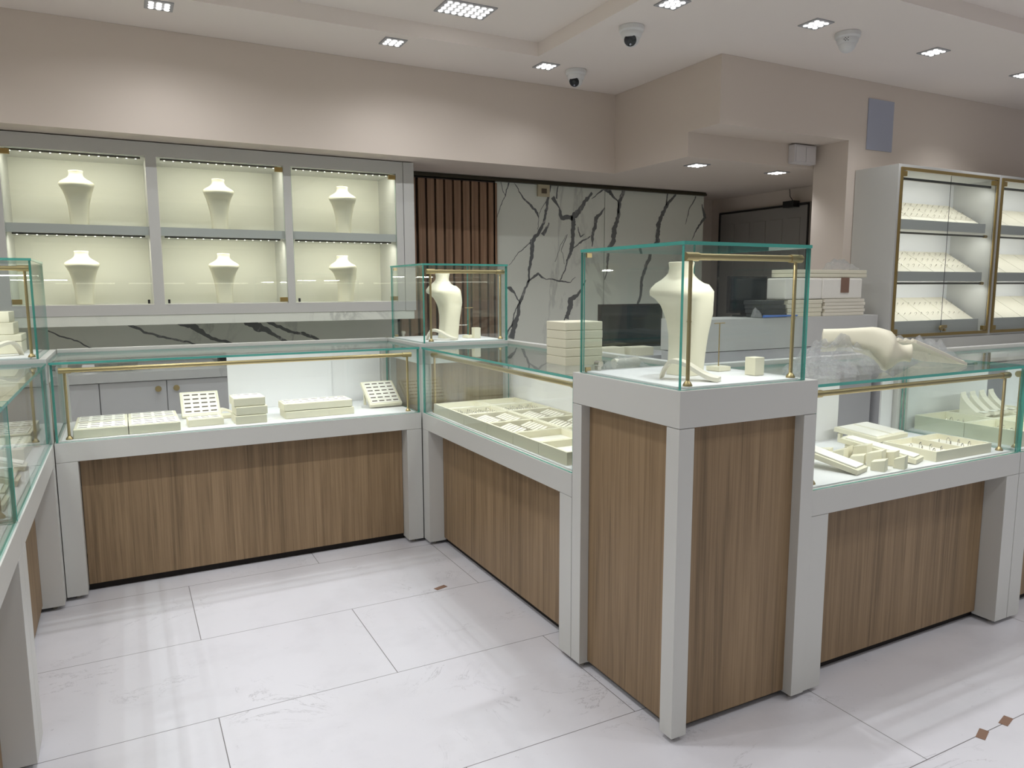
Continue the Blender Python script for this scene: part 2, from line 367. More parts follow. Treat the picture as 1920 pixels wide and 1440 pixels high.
for i, (dx, dz) in enumerate(((.2, -1.35), (1.1, -1.3), (.0, -1.45))):      # the same veins run on down the slabs
    strip(m, [(min(6.08, x + dx), z + dz, w_) for x, z, w_ in VEINS[(0, 3, 5)[i]]], 6.7985, 40 + i)
struct('wall_marble', m, ['marble', 'vein'])
m = MB().box(-.76, 2.33, 6.80, 6.84, .98, 1.40)
for i, v in enumerate([[(-.1, 1.4, .03), (.15, 1.25, .02), (.4, 1.17, .015), (.8, 1.04, .01)], [(.1, 1.38, .02), (.5, 1.3, .06), (.62, 1.2, .03), (.9, 1.08, .02)],
                       [(.9, 1.4, .12), (1.0, 1.3, .1), (1.15, 1.2, .03), (1.3, 1.12, .02)], [(1.0, 1.4, .05), (1.25, 1.24, .025), (1.5, 1.16, .03), (1.75, 1.05, .01)],
                       [(-.6, 1.3, .01), (-.2, 1.12, .01), (.1, 1.02, .008)]]): strip(m, v, 6.7985, 60 + i)
struct('wall_backsplash', m, ['marble', 'vein'])

# alcove door in the side wall
m = MB().box(6.70, 6.749, 5.78, 7.16, 0, 2.52)
d = struct('door_1', m, 'doorp')
m = MB().box(6.688, 6.70, 5.78, 5.80, 0, 2.50).box(6.688, 6.70, 7.14, 7.16, 0, 2.50).box(6.688, 6.70, 5.78, 7.16, 2.49, 2.51); m.build('door_gap', 'gap', d)
m = MB()
for k in range(5): m.box(6.693, 6.702, 5.90 + k * .25, 6.08 + k * .25, .15, 2.36)
m.build('door_panel', 'doorp', d, bev=.004)
m = MB().box(6.60, 6.70, 5.92, 6.07, 2.47, 2.54).box(6.66, 6.68, 5.80, 5.92, 2.50, 2.51); m.build('door_closer', 'black', d, bev=.004)
m = MB().tube((6.69, 6.0, 2.54), (6.69, 6.05, 2.60), .004).tube((6.69, 6.05, 2.60), (6.69, 6.06, 2.68), .004); m.build('door_wire', 'black', d)

# ------------------------------------------------------------------ recessed lamps
LENS = MB().lathe([(.0155, 0), (.0155, .004), (.011, .007)], 12)
_lens = None
def lens(parent, loc):
    global _lens
    if _lens is None: _lens = LENS.build('lens', 'led', parent); _lens.location = Vector(loc) * S; return _lens
    return inst(_lens, parent, loc)
def downlight(x, y, z, label, n=(3, 3), size=(.17, .17), group='recessed spot fittings'):
    t = thing('downlight', label, 'ceiling light', (x, y, z), group=group)
    a, b = size[0] / 2, size[1] / 2
    m = MB().box(-a, a, -b, -b + .03, -.008, .0).box(-a, a, b - .03, b, -.008, 0).box(-a, -a + .03, -b + .03, b - .03, -.008, 0).box(a - .03, a, -b + .03, b - .03, -.008, 0)
    m.build('trim_ring', 'plate', t, bev=.002)
    MB().box(-a + .03, a - .03, -b + .03, b - .03, -.004, 0).build('housing', 'plate', t)
    px_, py_ = (2 * a - .075) / max(1, n[0] - 1), (2 * b - .075) / max(1, n[1] - 1)
    for i in range(n[0]):
        for j in range(n[1]):
            lens(t, (-a + .0375 + i * px_, -b + .0375 + j * py_, -.0115))
    return t
DL = ['square nine-lens spotlight nearest the left end of the display wall', 'square spotlight above the third cabinet bay of the display wall',
      'square spotlight just beyond the corner of the ceiling tray', None, 'square spotlight beside the blank white dome camera',
      'square spotlight in front of the pillar wall, second in its row', 'square spotlight farthest along above the lit ring cabinets', 'square spotlight at the top edge between the two ceiling trays',
      'recessed lamp in the lowered alcove ceiling nearest the marble', 'recessed lamp in the alcove ceiling below the white switch box']
for (x, y, z), l in zip(SPOTS, DL):
    if l: downlight(x, y, z, l)
downlight(2.25, 4.97, Z_TRAY, 'large rectangular light panel with rows of round lenses in the ceiling tray', n=(7, 4), size=(.38, .25), group=None)

# ------------------------------------------------------------------ cameras, switch box, paper, thermostat
def dome(x, y, label, az, lens_on=True):
    t = thing('security_camera', label, 'camera', (x, y, Z_CEIL), group='dome cameras on the ceiling')
    MB().lathe([(.085, 0), (.088, -.004), (.088, -.03), (.08, -.04), (.075, -.042)], 28).build('mount', 'camw', t, smooth=True)
    MB().lathe([(.074, -.042), (.074, -.058), (.068, -.074), (.060, -.080)], 28).build('shell', 'camw', t, smooth=True)
    dr = Vector((math.cos(az), math.sin(az), -.62)).normalized(); c = Vector((0, 0, -.078))
    q = dr.to_track_quat('Z', 'Y').to_matrix().to_4x4()
    MB().lathe([(.004, -.060)] + [(.060 * math.cos(a_), .060 * math.sin(a_)) for a_ in [-1.4 + k * 2.15 / 12 for k in range(13)]], 28, tf=Matrix.Translation(c) @ q).build('eye_ball', 'camw', t, smooth=True)
    if lens_on:
        e = MB().lathe([(.043, .036), (.043, .044), (.040, .048), (.004, .050)], 28, tf=Matrix.Translation(c) @ q).build('eye', 'lens', t, smooth=True)
        MB().lathe([(.016, .048), (.016, .053), (.010, .054)], 16, tf=Matrix.Translation(c) @ q).build('eye_ring', 'dark', e)
        MB().lathe([(.007, .048), (.007, .054)], 12, tf=Matrix.Translation(c + q @ Vector((.0, -.026, 0))) @ q).build('sensor', 'paper', e)
    else:
        q = dr.to_track_quat('Z', 'Y').to_matrix().to_4x4()
        m = MB()
        for i in range(4):
            for j in range(3): 
                if (i + j) % 2: m.box(-.018 + i * .009, -.012 + i * .009, -.012 + j * .009, -.006 + j * .009, 0, .001)
        o = m.build('sticker', 'dark', t); o.location = Vector((-.062, -.04, -.06)) * S; o.rotation_euler = (PI / 2, 0, -.9)
    return t
dome(3.304, 4.47, 'white dome camera with black eye hanging nearest the ceiling tray edge', -2.4)
dome(3.528, 5.544, 'smaller looking dome camera with black eye close to the back soffit', -2.55)
dome(4.782, 3.861, 'white dome camera turned away so its black eye is hidden', .3, False)
t = thing('switch_box', 'white double cover switch box on the lowered soffit face', 'switch', (5.62, 5.0, 2.715))
MB().box(-.14, .14, -.075, -.001, 0, .165).build('box', 'whitepl', t, bev=.006)
MB().box(-.125, -.003, -.083, -.075, .015, .15).build('cover', 'whitepl', t, bev=.003); MB().box(.003, .125, -.083, -.075, .015, .15).build('cover', 'whitepl', t, bev=.003)
tag(MB().box(6.05, 6.40, 4.622, 4.629, 2.83, 3.275).build('paper_sheet', 'paper'), 'plain pale blue sheet stuck high on the wall above the ring cabinet', 'paper')
t = thing('thermostat', 'aged ivory wall thermostat at the top of the marble wall', 'thermostat', (3.93, 6.798, 2.53))
MB().box(-.07, .07, -.03, -.001, 0, .14).build('body', 'ivorypl', t, bev=.006); MB().box(-.03, .03, -.036, -.03, .03, .08).build('dial', 'slot', t, bev=.002)
for i, (x, y, a, l) in enumerate([(1.422, 3.546, .3, 'tan tape scrap alone on the floor between the counters'), (2.644, 1.407, .35, 'tan tape scrap across the floor joint, nearer the tall tower case'), (2.805, 1.415, .25, 'tan tape scrap across the floor joint, farther from the tower case')]):
    o = MB().box(-.035, .035, -.015, .015, 0, .0012).build('tape_scrap', 'tan'); o.location = Vector((x, y, .0005)) * S; o.rotation_euler = (0, 0, a)
    tag(o, l, 'tape', 'tape scraps on the floor')

# ================================================================== DISPLAY WALL CABINET (busts)
BX = [(-.69, .22), (.295, 1.22), (1.28, 2.17)]; ROWS = [(1.48, 2.0), (2.065, 2.58)]
t = thing('display_wall_cabinet', 'white lit six-bay wall cabinet holding necklace busts', 'cabinet', (0, 6.3, 0)); CABT = t
m = MB().box(-.76, -.69, 0, .5, 1.40, 2.688).box(.22, .295, 0, .5, 1.48, 2.58).box(1.22, 1.28, 0, .5, 1.48, 2.58).box(2.17, 2.235, 0, .5, 1.40, 2.682)
m.box(-.69, 2.17, 0, .5, 2.58, 2.682).box(-.69, 2.17, 0, .5, 1.40, 1.48)
m.build('frame', 'white', t)
MB().box(2.239, 2.335, -.003, .5, 1.40, 2.682).build('end_filler', 'white', t)
MB().box(-.69, 2.17, .49, .5, 1.48, 2.58).build('back_panel', 'cream_lam', t)
MB().box(-.74, 2.32, .005, .5, 1.325, 1.399).build('marble_strip', 'marble', t, label='white marble edge strip')
for x0, x1 in BX:
    s = MB().box(x0, x1, .03, .49, 2.0, 2.065).build('shelf', 'white', t)
    for z0, z1 in ROWS:
        b = MB().box(x0 + .03, x1 - .03, .07, .09, z1 - .012, z1 - .001).build('light_bar', 'ledbar', t, label='dark bar of small led dots')
        m = MB()
        for k in range(14): m.tube((x0 + .06 + k * (x1 - x0 - .12) / 13, .08, z1 - .0125), (x0 + .06 + k * (x1 - x0 - .12) / 13, .08, z1 - .015), .0052, 8)
        m.build('led_dot', 'ledw', b)
        light('AREA', 'shelf_light', ((x0 + x1) / 2, .085, z1 - .018), 1.6, rot=(math.radians(16), 0, 0), size=x1 - x0 - .1, size_y=.015, color=WARM, parent=t)
for i, (x0, x1) in enumerate(BX):
    g = MB(); pane(g, x0 + .004, x1 - .004, .006, .014, 1.484, 2.576)
    d = g.build('glass_door', ['glass', 'edge'], t)
    left = i == 0
    xh = x0 + .004 if left else x1 - .064
    for z in (1.49, 2.53): MB().box(xh, xh + .06, -.008, .022, z, z + .036).build('hinge', 'gold', d, bev=.002)
    xl = x1 - .035 if left else x0 + .03
    MB().box(xl - .008, xl + .008, -.012, .006, 1.487, 1.517).build('lock', 'black', d, bev=.002)

# back counter below it
t = thing('back_counter', 'light grey base cabinets with white marble worktop behind the front counters', 'cabinet', (0, 6.0, 0))
MB().box(-1.0, 2.33, .03, .8, .05, .93).build('body', 'greylam', t)
MB().box(-1.02, 2.34, -.01, .8, .932, .998).build('worktop', 'marble2', t)
for k, x in enumerate((-.62, .257, 1.13)):
    for s in (0, 1):
        x0 = x - .435 if s == 0 else x + .003
        d = MB().box(x0, x0 + .432, .008, .03, .06, .927).build('door', 'greylam', t, bev=.002)
        xk = x - .058 if s == 0 else x + .064
        MB().lathe([(.008, 0), (.008, .018), (.022, .02), (.022, .028)], 16, tf=Matrix.Translation((xk, .008, .868)) @ Matrix.Rotation(PI / 2, 4, 'X')).build('knob', 'brass', d, smooth=True)
tag(MB().box(-.285, -.205, 6.15, 6.21, 1.0, 1.05).build('adapter_box', 'whitepl', bev=.006), 'small white adapter box on the marble back counter', 'adapter')
rnd = random.Random(3); m = MB(); p = Vector((-.18, 6.15, 1.006))
for k in range(46):
    q = Vector((-.13 + .14 * math.sin(k * .55) + k * .004, 6.16 + .05 * math.cos(k * .75), 1.006 + .012 * (1 + math.sin(k * 1.3)))); m.tube(p, q, .004, 6); p = q
tag(m.build('cable', 'black'), 'black cable coiled on the marble back counter', 'cable')
tag(MB().box(.08, .62, 6.2, 6.42, 1.0, 1.03).build('paper_box', 'plate', bev=.004), 'flat white box lying on the marble back counter', 'box')
tag(MB().box(.66, .9, 6.25, 6.42, 1.0, 1.06).build('black_box', 'black', bev=.004), 'black box at the end of the marble back counter', 'box')

# unseen lit cabinets added behind the viewer to reflect as lines in the glass
for nm, lab, lc, rz, L in (('added_cabinet', 'long lit cabinet added behind the viewer to reflect in the glass', (6.5, -4.6, 0), PI, 8.0), ('added_cabinet', 'long lit cabinet added along the side wall to reflect in the glass', (-2.15, -4.0, 0), PI / 2, 5.6)):
    t = thing(nm, lab, 'cabinet', lc, rz)
    MB().box(0, L, .02, .4, .03, 1.0).build('base', 'greylam', t); MB().box(0, L, .38, .40, 1.0, 2.5).box(0, L, 0, .38, 2.44, 2.5).build('hood', 'white', t)
    m = MB(); n = int(L / 1.3)
    for k in range(n): m.box(k * 1.3 + .1, k * 1.3 + 1.15, .05, .075, 1.70, 1.715)
    m.build('light_line', 'ledw', t)

# ------------------------------------------------------------------ slat panel
t = thing('slat_panel', 'vertical walnut slats on a dark backing beside the display cabinet', 'wall panel', (0, 6.8, 0))
MB().box(2.34, 3.38, .0, .035, 0, 2.64).build('backing', 'gap', t)
m = MB()
for k in range(9): m.box(2.547 + k * .0925, 2.617 + k * .0925, -.045, 0, 0, 2.63)
m.box(2.45, 2.52, -.045, 0, 0, 2.63).box(2.355, 2.425, -.045, 0, 0, 2.63).box(3.34, 3.38, -.045, 0, 0, 2.63)
m.build('slats', 'slat', t)
# ================================================================== COUNTER SHOWCASES
ZB, ZG = .83, 1.238          # base band top, glass top
def rail(t, x0, x1, y, z, zdeck, mid=False):
    """brass light rail under the front glass edge, on two slim posts"""
    r = MB().tube((x0, y, z), (x1, y, z), .0115, 16).build('light_rail', 'brass', t, smooth=True)
    for x, s in ((x0, 1), (x1, -1)):
        MB().tube((x - s * .006, y, z), (x + s * .05, y, z), .015, 16).build('rail_cap', 'brass', r, smooth=True)
        m = MB().tube((x + s * .02, y, zdeck + .012), (x + s * .02, y, z), .0068, 12)
        m.lathe([(.0165, 0), (.0165, .004), (.012, .012), (.007, .018)], 14, c=(x + s * .02, y, zdeck + .001))
        if mid: m.tube((x + s * .02, y, (z + zdeck) / 2), (x + s * .02, y, (z + zdeck) / 2 + .004), .0085, 12)
        m.build('rail_post', 'brass', r, smooth=True)
    return r
def showcase(label, loc, rz, W, D=.66, rear=(), gi=.008, power=2.1, rail_on=True):
    t = thing('showcase', label, 'display case', loc, rz, group='glass-topped counter cases')
    for x0, x1, nm in ((0, .098, 'front'), (W - .098, W, 'front')):
        MB().box(x0 + .001, x1 - .001, 0, .11, .022, .729).build('post', 'white', t, bev=.0015)
    for x in (.05, W - .05):
        for y in (.05, D - .06): MB().tube((x, y, 0), (x, y, .021), .014, 10).build('foot', 'steel', t)
    MB().box(.1, W - .1, .095, .11, .042, .728).build('wood_panel', 'wood', t)
    MB().box(.07, W - .07, .125, D - .04, .001, .05).build('shade_block', 'gap', t)  # dark block added under the case for the shade in the floor gap
    m = MB().box(.001, .02, .112, D, .03, .729).box(W - .02, W - .001, .112, D, .03, .729).box(.021, W - .021, D - .02, D, .03, .729)
    m.build('carcass', 'white', t)
    MB().box(.0012, W - .0012, 0, D, .7305, ZB).build('base_band', 'white', t, bev=.0015)
    MB().box(.03, W - .03, .03, D - .03, ZB + .0005, ZB + .006).build('deck', 'deck', t, bev=.001)
    for nm, a in (('glass_front', (gi, W - gi, .006, .017, ZB + .0008, ZG - .012)), ('glass_top', (gi - .004, W - gi + .004, .002, D - .055, ZG - .0115, ZG)),
                  ('glass_end', (gi, gi + .010, .018, D - .055, ZB + .0008, ZG - .0125)), ('glass_end', (W - gi - .010, W - gi, .018, D - .055, ZB + .0008, ZG - .0125))):
        g = MB(); pane(g, *a); g.build(nm, ['glass', 'edge'], t)
    m = MB().box(.0012, W - .0012, D - .05, D, 1.205, 1.258).box(.0012, .045, D - .05, D, ZB + .001, 1.204).box(W - .045, W - .0012, D - .05, D, ZB + .001, 1.204)
    m.build('rear_frame', 'white', t, bev=.0015)
    for i, (a, b) in enumerate(rear):
        MB().box(a, b, D - .04 + .014 * (i % 2), D - .03 + .014 * (i % 2), ZB + .002, 1.203).build('sliding_door', 'deck', t)
    rail(t, .045, W - .045, .062, 1.19, ZB + .005)
    light('AREA', 'case_light', (W / 2, .07, 1.172), power * (W / 1.9), rot=(math.radians(24), 0, 0), size=W - .2, size_y=.015, color=NEUT, parent=t)
    return t
def tower(label, loc, rz, W=.655, D=.66, cham=None, gx=(.02, .055), rail_side='front', power=.75, gap_right=True):
    t = thing('tower_showcase', label, 'display case', loc, rz, group='tall tower cases at the counter corners')
    zt = 1.257; P_ = .066; C = .035
    def post(x0, y0, cut=None):
        x1, y1 = x0 + P_, y0 + P_
        poly = [(x0, y0), (x1, y0), (x1, y1), (x0, y1)]
        if cut == 'fl': poly = [(x0 + C, y0), (x1, y0), (x1, y1), (x0, y1), (x0, y0 + C)]
        return MB().prism(poly, .022, 1.129, 'z').build('post', 'white', t, bev=.0015)
    for x0, y0, c in ((0.001, 0, 'fl' if cham else None), (W - P_ - .001, 0, None), (0.001, D - P_, None), (W - P_ - .001, D - P_, None)): post(x0, y0, c)
    for x in (.035, W - .035):
        for y in (.035, D - .035): MB().tube((x, y, 0), (x, y, .021), .012, 10).build('foot', 'steel', t)
    MB().box(.075, W - .075, .075, D - .075, .001, .04).build('shade_block', 'gap', t)  # added dark block, stands for the shade beneath the tower
    R4 = .04
    for a in ((P_, W - P_, R4, R4 + .012), (P_, W - P_, D - R4 - .012, D - R4), (R4, R4 + .012, P_, D - P_), (W - R4 - .012, W - R4, P_, D - P_)):
        MB().box(a[0] + .001, a[1] - .001, a[2] + .001, a[3] - .001, .03, 1.128).build('wood_panel', 'wood', t)
    if cham: MB().prism([(C, 0), (W - .001, 0), (W - .001, D), (.001, D), (.001, C)], 1.131, zt, 'z').build('base_band', 'white', t, bev=.0015)
    else: MB().box(.001, W - .001, 0, D, 1.131, zt).build('base_band', 'white', t, bev=.0015)
    if cham: C2 = .055; MB().prism([(C2 + .03, .03), (W - .07, .03), (W - .07, D - .04), (.035, D - .04), (.035, C2 + .03)], zt + .0005, zt + .0075, 'z').build('deck', 'deck', t, bev=.001)
    else: MB().prism([(.06, .035), (W - .07, .035), (W - .07, D - .04), (.035, D - .04), (.035, .06)], zt + .0005, zt + .0075, 'z').build('deck', 'deck', t, bev=.001)
    x0, x1, y0, y1, zg = gx[0], W - gx[1], .016, D - .03, 1.748
    for nm, a in (('glass_front', (x0, x1, y0, y0 + .011, zt + .0008, zg - .012)), ('glass_side', (x0, x0 + .011, y0 + .0115, y1, zt + .0008, zg - .012)),
                  ('glass_side', (x1 - .011, x1, y0 + .0115, y1, zt + .0008, zg - .012)), ('glass_top', (x0 - .003, x1 + .003, y0 - .003, y1, zg - .0115, zg)),
                  ('glass_rear', (x0 + .012, x1 - .012, y1 - .012, y1 - .004, zt + .002, zg - .014))):
        g = MB(); pane(g, *a); g.build(nm, ['glass', 'edge'], t)
    for a in ((x0 + .014, x0 + .038),):
        MB().box(a[0], a[1], y1 - .022, y1 - .0125, zg - .032, zg - .014).box(a[0], a[1], y1 - .022, y1 - .0125, zt + .003, zt + .022).build('hinge', 'brass', t, bev=.001)
    m = MB().tube((x0 + .07, y1 - .013, zt + .035), (x0 + .07, y1 - .045, zt + .035), .012, 14).box(x0 + .062, x0 + .078, y1 - .035, y1 - .013, zt + .008, zt + .03)
    m.build('lock', 'steel', t, smooth=True)
    rail(t, x0 + .042, x1 - .012, .055, 1.70, zt + .007, mid=True)
    light('AREA', 'case_light', (W / 2, .062, 1.682), power, rot=(math.radians(26), 0, 0), size=W - .2, size_y=.015, color=NEUT, parent=t)
    return t
CA = showcase('long counter case facing the shop floor in front of the display wall', (-.345, 4.28, 0), 0, 1.953, .68, rear=((.905, 1.56), (1.45, 1.90)))
CB = showcase('counter case running from the corner to the nearest tower, full of open trays', (1.612, 4.279, 0), -PI / 2, 1.738, .655, rear=((.05, .95), (.9, 1.69)), power=1.7)
CC = showcase('counter case holding small cubes and cushions under a plastic-wrapped bust', (2.272, 1.885, 0), 0, 1.39, .655, rear=((.05, .90), (1.25, 1.34)))
CE = showcase('counter case at the picture edge with slanted necklace stands behind its trays', (3.664, 1.885, 0), 0, 1.95, .655, rear=((.05, .78), (1.0, 1.9)))
CD = showcase('near side counter case with white cushions and a ring tray at its far end', (-.347, 2.872, 0), PI / 2, 1.406, .655, rear=((.05, .7), (.66, 1.36)))
CF = showcase('closest counter case, only its white corner post and band showing', (-.347, 1.46, 0), PI / 2, 1.41, .655, rear=((.05, .7), (.66, 1.36)))
T1 = tower('tall tower case nearest the viewer with a bust and a small cube', (1.612, 1.88, 0), 0, .658, .66, gx=(.016, .055))
T2 = tower('tall tower case in the far corner in front of the walnut slats', (1.612, 4.283, 0), 0, .655, .66, cham=True, gx=(.03, .045))
T3 = tower('tall tower case at the left edge with a stack of boxes inside', (-1.004, 4.283, 0), 0, .657, .66, gx=(.02, .032))

# ------------------------------------------------------------------ busts
PROF = [  # z/H, front reach, back reach, half width
    (0, .066, .052, .061), (.04, .064, .053, .061), (.12, .058, .056, .062), (.25, .052, .061, .065), (.36, .051, .067, .069), (.47, .056, .073, .077), (.55, .068, .077, .085),
    (.62, .088, .077, .093), (.68, .114, .070, .103), (.73, .137, .060, .113), (.765, .146, .048, .117), (.79, .141, .035, .112), (.82, .124, .018, .094),
    (.85, .107, .004, .073), (.88, .096, -.002, .057), (.91, .090, -.004, .049), (.95, .087, -.001, .046), (.985, .090, .003, .048), (1.0, .0915, .005, .049)]
def bust_mb(H, hole=.014):
    rings = []
    for z, f, b, hw in PROF:
        cy, hd = (-f + b) / 2, (f + b) / 2; ex = 3.6 if z < .6 else 2.9 if z < .75 else 2.3 if z < .9 else 2.0
        ring = []
        for i in range(40):
            a = 2 * PI * i / 40; c, s = math.cos(a), math.sin(a)
            ring.append((hw * math.copysign(abs(c) ** (2 / ex), c), cy + hd * math.copysign(abs(s) ** (2 / ex), s), z * H + (.012 * (1 if .7 < z < .8 else 0) * s)))
        rings.append(ring)
    # rolled rim round the neck opening, then down into it
    z, f, b, hw = PROF[-1]; cy = (-f + b) / 2; hd = (f + b) / 2
    for k, dz in ((.93, .003), (.86, .0), (.80, -.006), (.72, -.012), (.68, -hole), (.02, -hole)):
        rings.append([(hw * k * math.cos(2 * PI * i / 40), cy + hd * k * math.sin(2 * PI * i / 40), H + dz) for i in range(40)])
    return MB().loft(rings)
_bust = {}
def bust(label, loc, rz, H=.43, group=None, rot=None, name='necklace_bust'):
    key = round(H, 2)
    if key not in _bust:
        o = bust_mb(H).build(name, 'cream', smooth=True, auto=60); _bust[key] = o
    else: o = inst(_bust[key])
    o.location = Vector(loc) * S; o.rotation_euler = rot or (0, 0, rz)
    return tag(o, label, 'bust', group)
G = 'necklace busts in the wall bays'
for (x, z, rz, l) in [(-.24, 2.067, -.05, 'cream bust in the upper bay nearest the left edge'), (.745, 2.067, -.05, 'cream bust in the upper middle wall bay'), (1.762, 2.067, -.35, 'cream bust turned slightly, upper bay beside the slats'),
                      (-.245, 1.482, 0, 'cream bust in the lower bay nearest the left edge'), (.755, 1.482, 0, 'cream bust in the lower middle wall bay'), (1.762, 1.482, -.75, 'cream bust turned to the side, lower bay beside the slats')]:
    bust(l, (x, 6.52, z), rz, .395, G)
bust('large cream bust turned in profile inside the nearest tower case', (1.922, 2.212, 1.2655), -PI / 2 + .2, .425)
bust('cream bust turned in profile inside the far corner tower case', (1.935, 4.60, 1.2655), -PI / 2 + .12, .425)

# ------------------------------------------------------------------ little stands in the towers
def arch(label, loc, rz, L=.20, H=.055, W_=.05):
    t = []
    for i in range(25):
        u = i / 24; x = u * L
        z = H * math.sin(PI * min(1, u / .42)) ** .8 if u < .21 else (H * (.5 + .5 * math.cos(PI * (u - .21) / .79)))
        t.append((x, max(0, z)))
    th = .016; up = [(x, z + th) for x, z in t]
    rings = [[(x, -W_ / 2, z), (x, W_ / 2, z), (x2, W_ / 2, z2), (x2, -W_ / 2, z2)] for (x, z), (x2, z2) in zip(t, up)]
    o = MB().loft(rings).build('bracelet_ramp', 'cream2', bev=.002, smooth=True); o.location = Vector(loc) * S; o.rotation_euler = (0, 0, rz)
    return tag(o, label, 'jewelry stand')
arch('curved cream bracelet ramp in front of the nearest tower bust', (1.745, 2.14, 1.2655), -.95, .21, .06, .06)
arch('curved cream bracelet ramp in front of the far tower bust', (1.74, 4.50, 1.2655), -.7, .2, .055, .055)
arch('curved cream bracelet ramp before the box stack in the left tower', (-.47, 4.50, 1.2655), PI + .5, .22, .06, .06)
def tbar(label, loc, rz, h=.19):
    t = thing('earring_stand', label, 'jewelry stand', loc, rz)
    MB().box(-.034, .034, -.034, .034, 0, .018).build('base', 'cream', t, bev=.0015)
    MB().tube((0, 0, .018), (0, 0, h), .0022, 8).build('stem', 'brass', t); MB().tube((-.03, 0, h), (.03, 0, h), .0022, 8).build('crossbar', 'brass', t)
tbar('thin brass T-bar earring stand in the nearest tower case', (2.115, 2.24, 1.2655), .1)
tbar('thin brass T-bar earring stand in the far tower case', (2.055, 4.535, 1.2655), .1, .2)
def cube(label, loc, rz, a, h, slant=0, group=None, m_='cream'):
    o = MB().prism([(-a / 2, 0), (a / 2, 0), (a / 2, h - slant), (-a / 2, h)], -a / 2, a / 2, 'x').build('ring_block', m_, bev=.0015)
    o.location = Vector(loc) * S; o.rotation_euler = (0, 0, rz); return tag(o, label, 'ring stand', group)
cube('small cream cube in the nearest tower case', (2.128, 2.06, 1.2655), .05, .05, .068)
cube('small cream cube in the far tower case', (2.085, 4.49, 1.2655), .05, .045, .07)
def box_(label, loc, rz, w_, d, h, group=None, name='jewelry_box', lid=0, m_='cream', cat='box'):
    t = thing(name, label, cat, loc, rz, group)
    if lid:
        MB().box(0, w_, 0, d, 0, h - lid - .002).build('body', m_, t, bev=.004); MB().box(-.002, w_ + .002, -.002, d + .002, h - lid, h - .0005).build('lid', m_, t, bev=.004)
    else: MB().box(0, w_, 0, d, 0, h - .0005).build('body', m_, t, bev=.004); 
    return t
for i, (w_, h, l) in enumerate([(.3, .10, 'lowest and widest cream box in the left tower case'), (.27, .062, 'middle cream box of the stack in the left tower case'), (.255, .055, 'topmost cream box of the stack in the left tower case')]):
    z = 1.2655 + (0, .1005, .163)[i]
    box_(l, (-.795 - .0 * i, 4.60, z), 0, w_ + .02, .22, h, 'boxes stacked in the left tower', lid=0 if i else .035)

# ------------------------------------------------------------------ trays
def ring_tray(label, loc, rz, w_, d, h, cols, rows, group=None, tilt=0, legs=0, name='ring_tray', rim=.014):
    t = thing(name, label, 'ring tray', loc, rz, group, rot=(tilt, 0, rz) if tilt else None)
    MB().box(0, w_, 0, d, 0, h - .003).build('body', 'cream', t, bev=.004)
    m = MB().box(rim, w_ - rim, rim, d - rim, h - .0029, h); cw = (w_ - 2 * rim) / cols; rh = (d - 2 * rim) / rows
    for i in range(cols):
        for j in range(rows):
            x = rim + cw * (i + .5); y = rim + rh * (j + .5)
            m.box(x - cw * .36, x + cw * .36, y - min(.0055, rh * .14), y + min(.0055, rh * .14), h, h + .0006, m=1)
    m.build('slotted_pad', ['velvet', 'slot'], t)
    if legs: MB().box(.015, .04, d - .05, d - .02, -legs, 0).box(w_ - .04, w_ - .015, d - .05, d - .02, -legs, 0).build('prop', 'cream', t)
    return t
ZD = ZB + .0062
G = 'ring trays laid flat in the long case'
ring_tray('front ring tray nearest the left end of the long case', (-.262, 4.335, ZD), 0, .25, .215, .05, 4, 3, G)
ring_tray('rear ring tray nearest the left end of the long case', (-.262, 4.552, ZD), 0, .25, .215, .05, 4, 3, G)
ring_tray('front ring tray, second from the left end of the long case', (-.008, 4.335, ZD), 0, .25, .215, .05, 4, 3, G)
ring_tray('rear ring tray, second from the left end of the long case', (-.008, 4.552, ZD), 0, .25, .215, .05, 4, 3, G)
ring_tray('ring tray propped up steeply behind the small three-slot box', (.272, 4.70, ZD + .004), 0, .215, .19, .022, 4, 5, None, tilt=.72, name='ring_display')
MB_ = ring_tray('small three-slot ring box in front of the propped tray', (.285, 4.40, ZD), .03, .185, .11, .045, 3, 2)
arch('little white ring cradle half hidden by the stack of three boxes', (.475, 4.72, ZD), .2, .11, .03, .05)
box_('flat cream box lying behind the stack of three boxes', (.47, 4.60, ZD), .1, .1, .09, .02)
for i, (dx, l) in enumerate([(0, 'bottom'), (.006, 'middle'), (-.004, 'top')]):
    ring_tray('%s ring box of the stack of three in the long case' % l, (.527 + dx, 4.36 + .006 * i, ZD + .0502 * i), .02, .172, .17, .05, 3, 2, 'stack of three ring boxes')
ring_tray('lower long ring box of the pair in the long case', (.81, 4.40, ZD), .02, .41, .17, .046, 7, 2, 'pair of long ring boxes')
ring_tray('upper long ring box of the pair in the long case', (.803, 4.403, ZD + .0465), .02, .408, .17, .046, 7, 2, 'pair of long ring boxes')
ring_tray('ring tray on a sloping stand at the right end of the long case', (1.355, 4.53, ZD + .008), .02, .215, .235, .026, 4, 6, None, tilt=.56, name='ring_display')
MB_ = MB().box(1.37, 1.385, 4.705, 4.72, ZD, ZD + .098).box(1.50, 1.515, 4.705, 4.72, ZD, ZD + .098).build('stand_prop', 'cream'); tag(MB_, 'cream prop legs behind the sloping ring tray', 'stand')

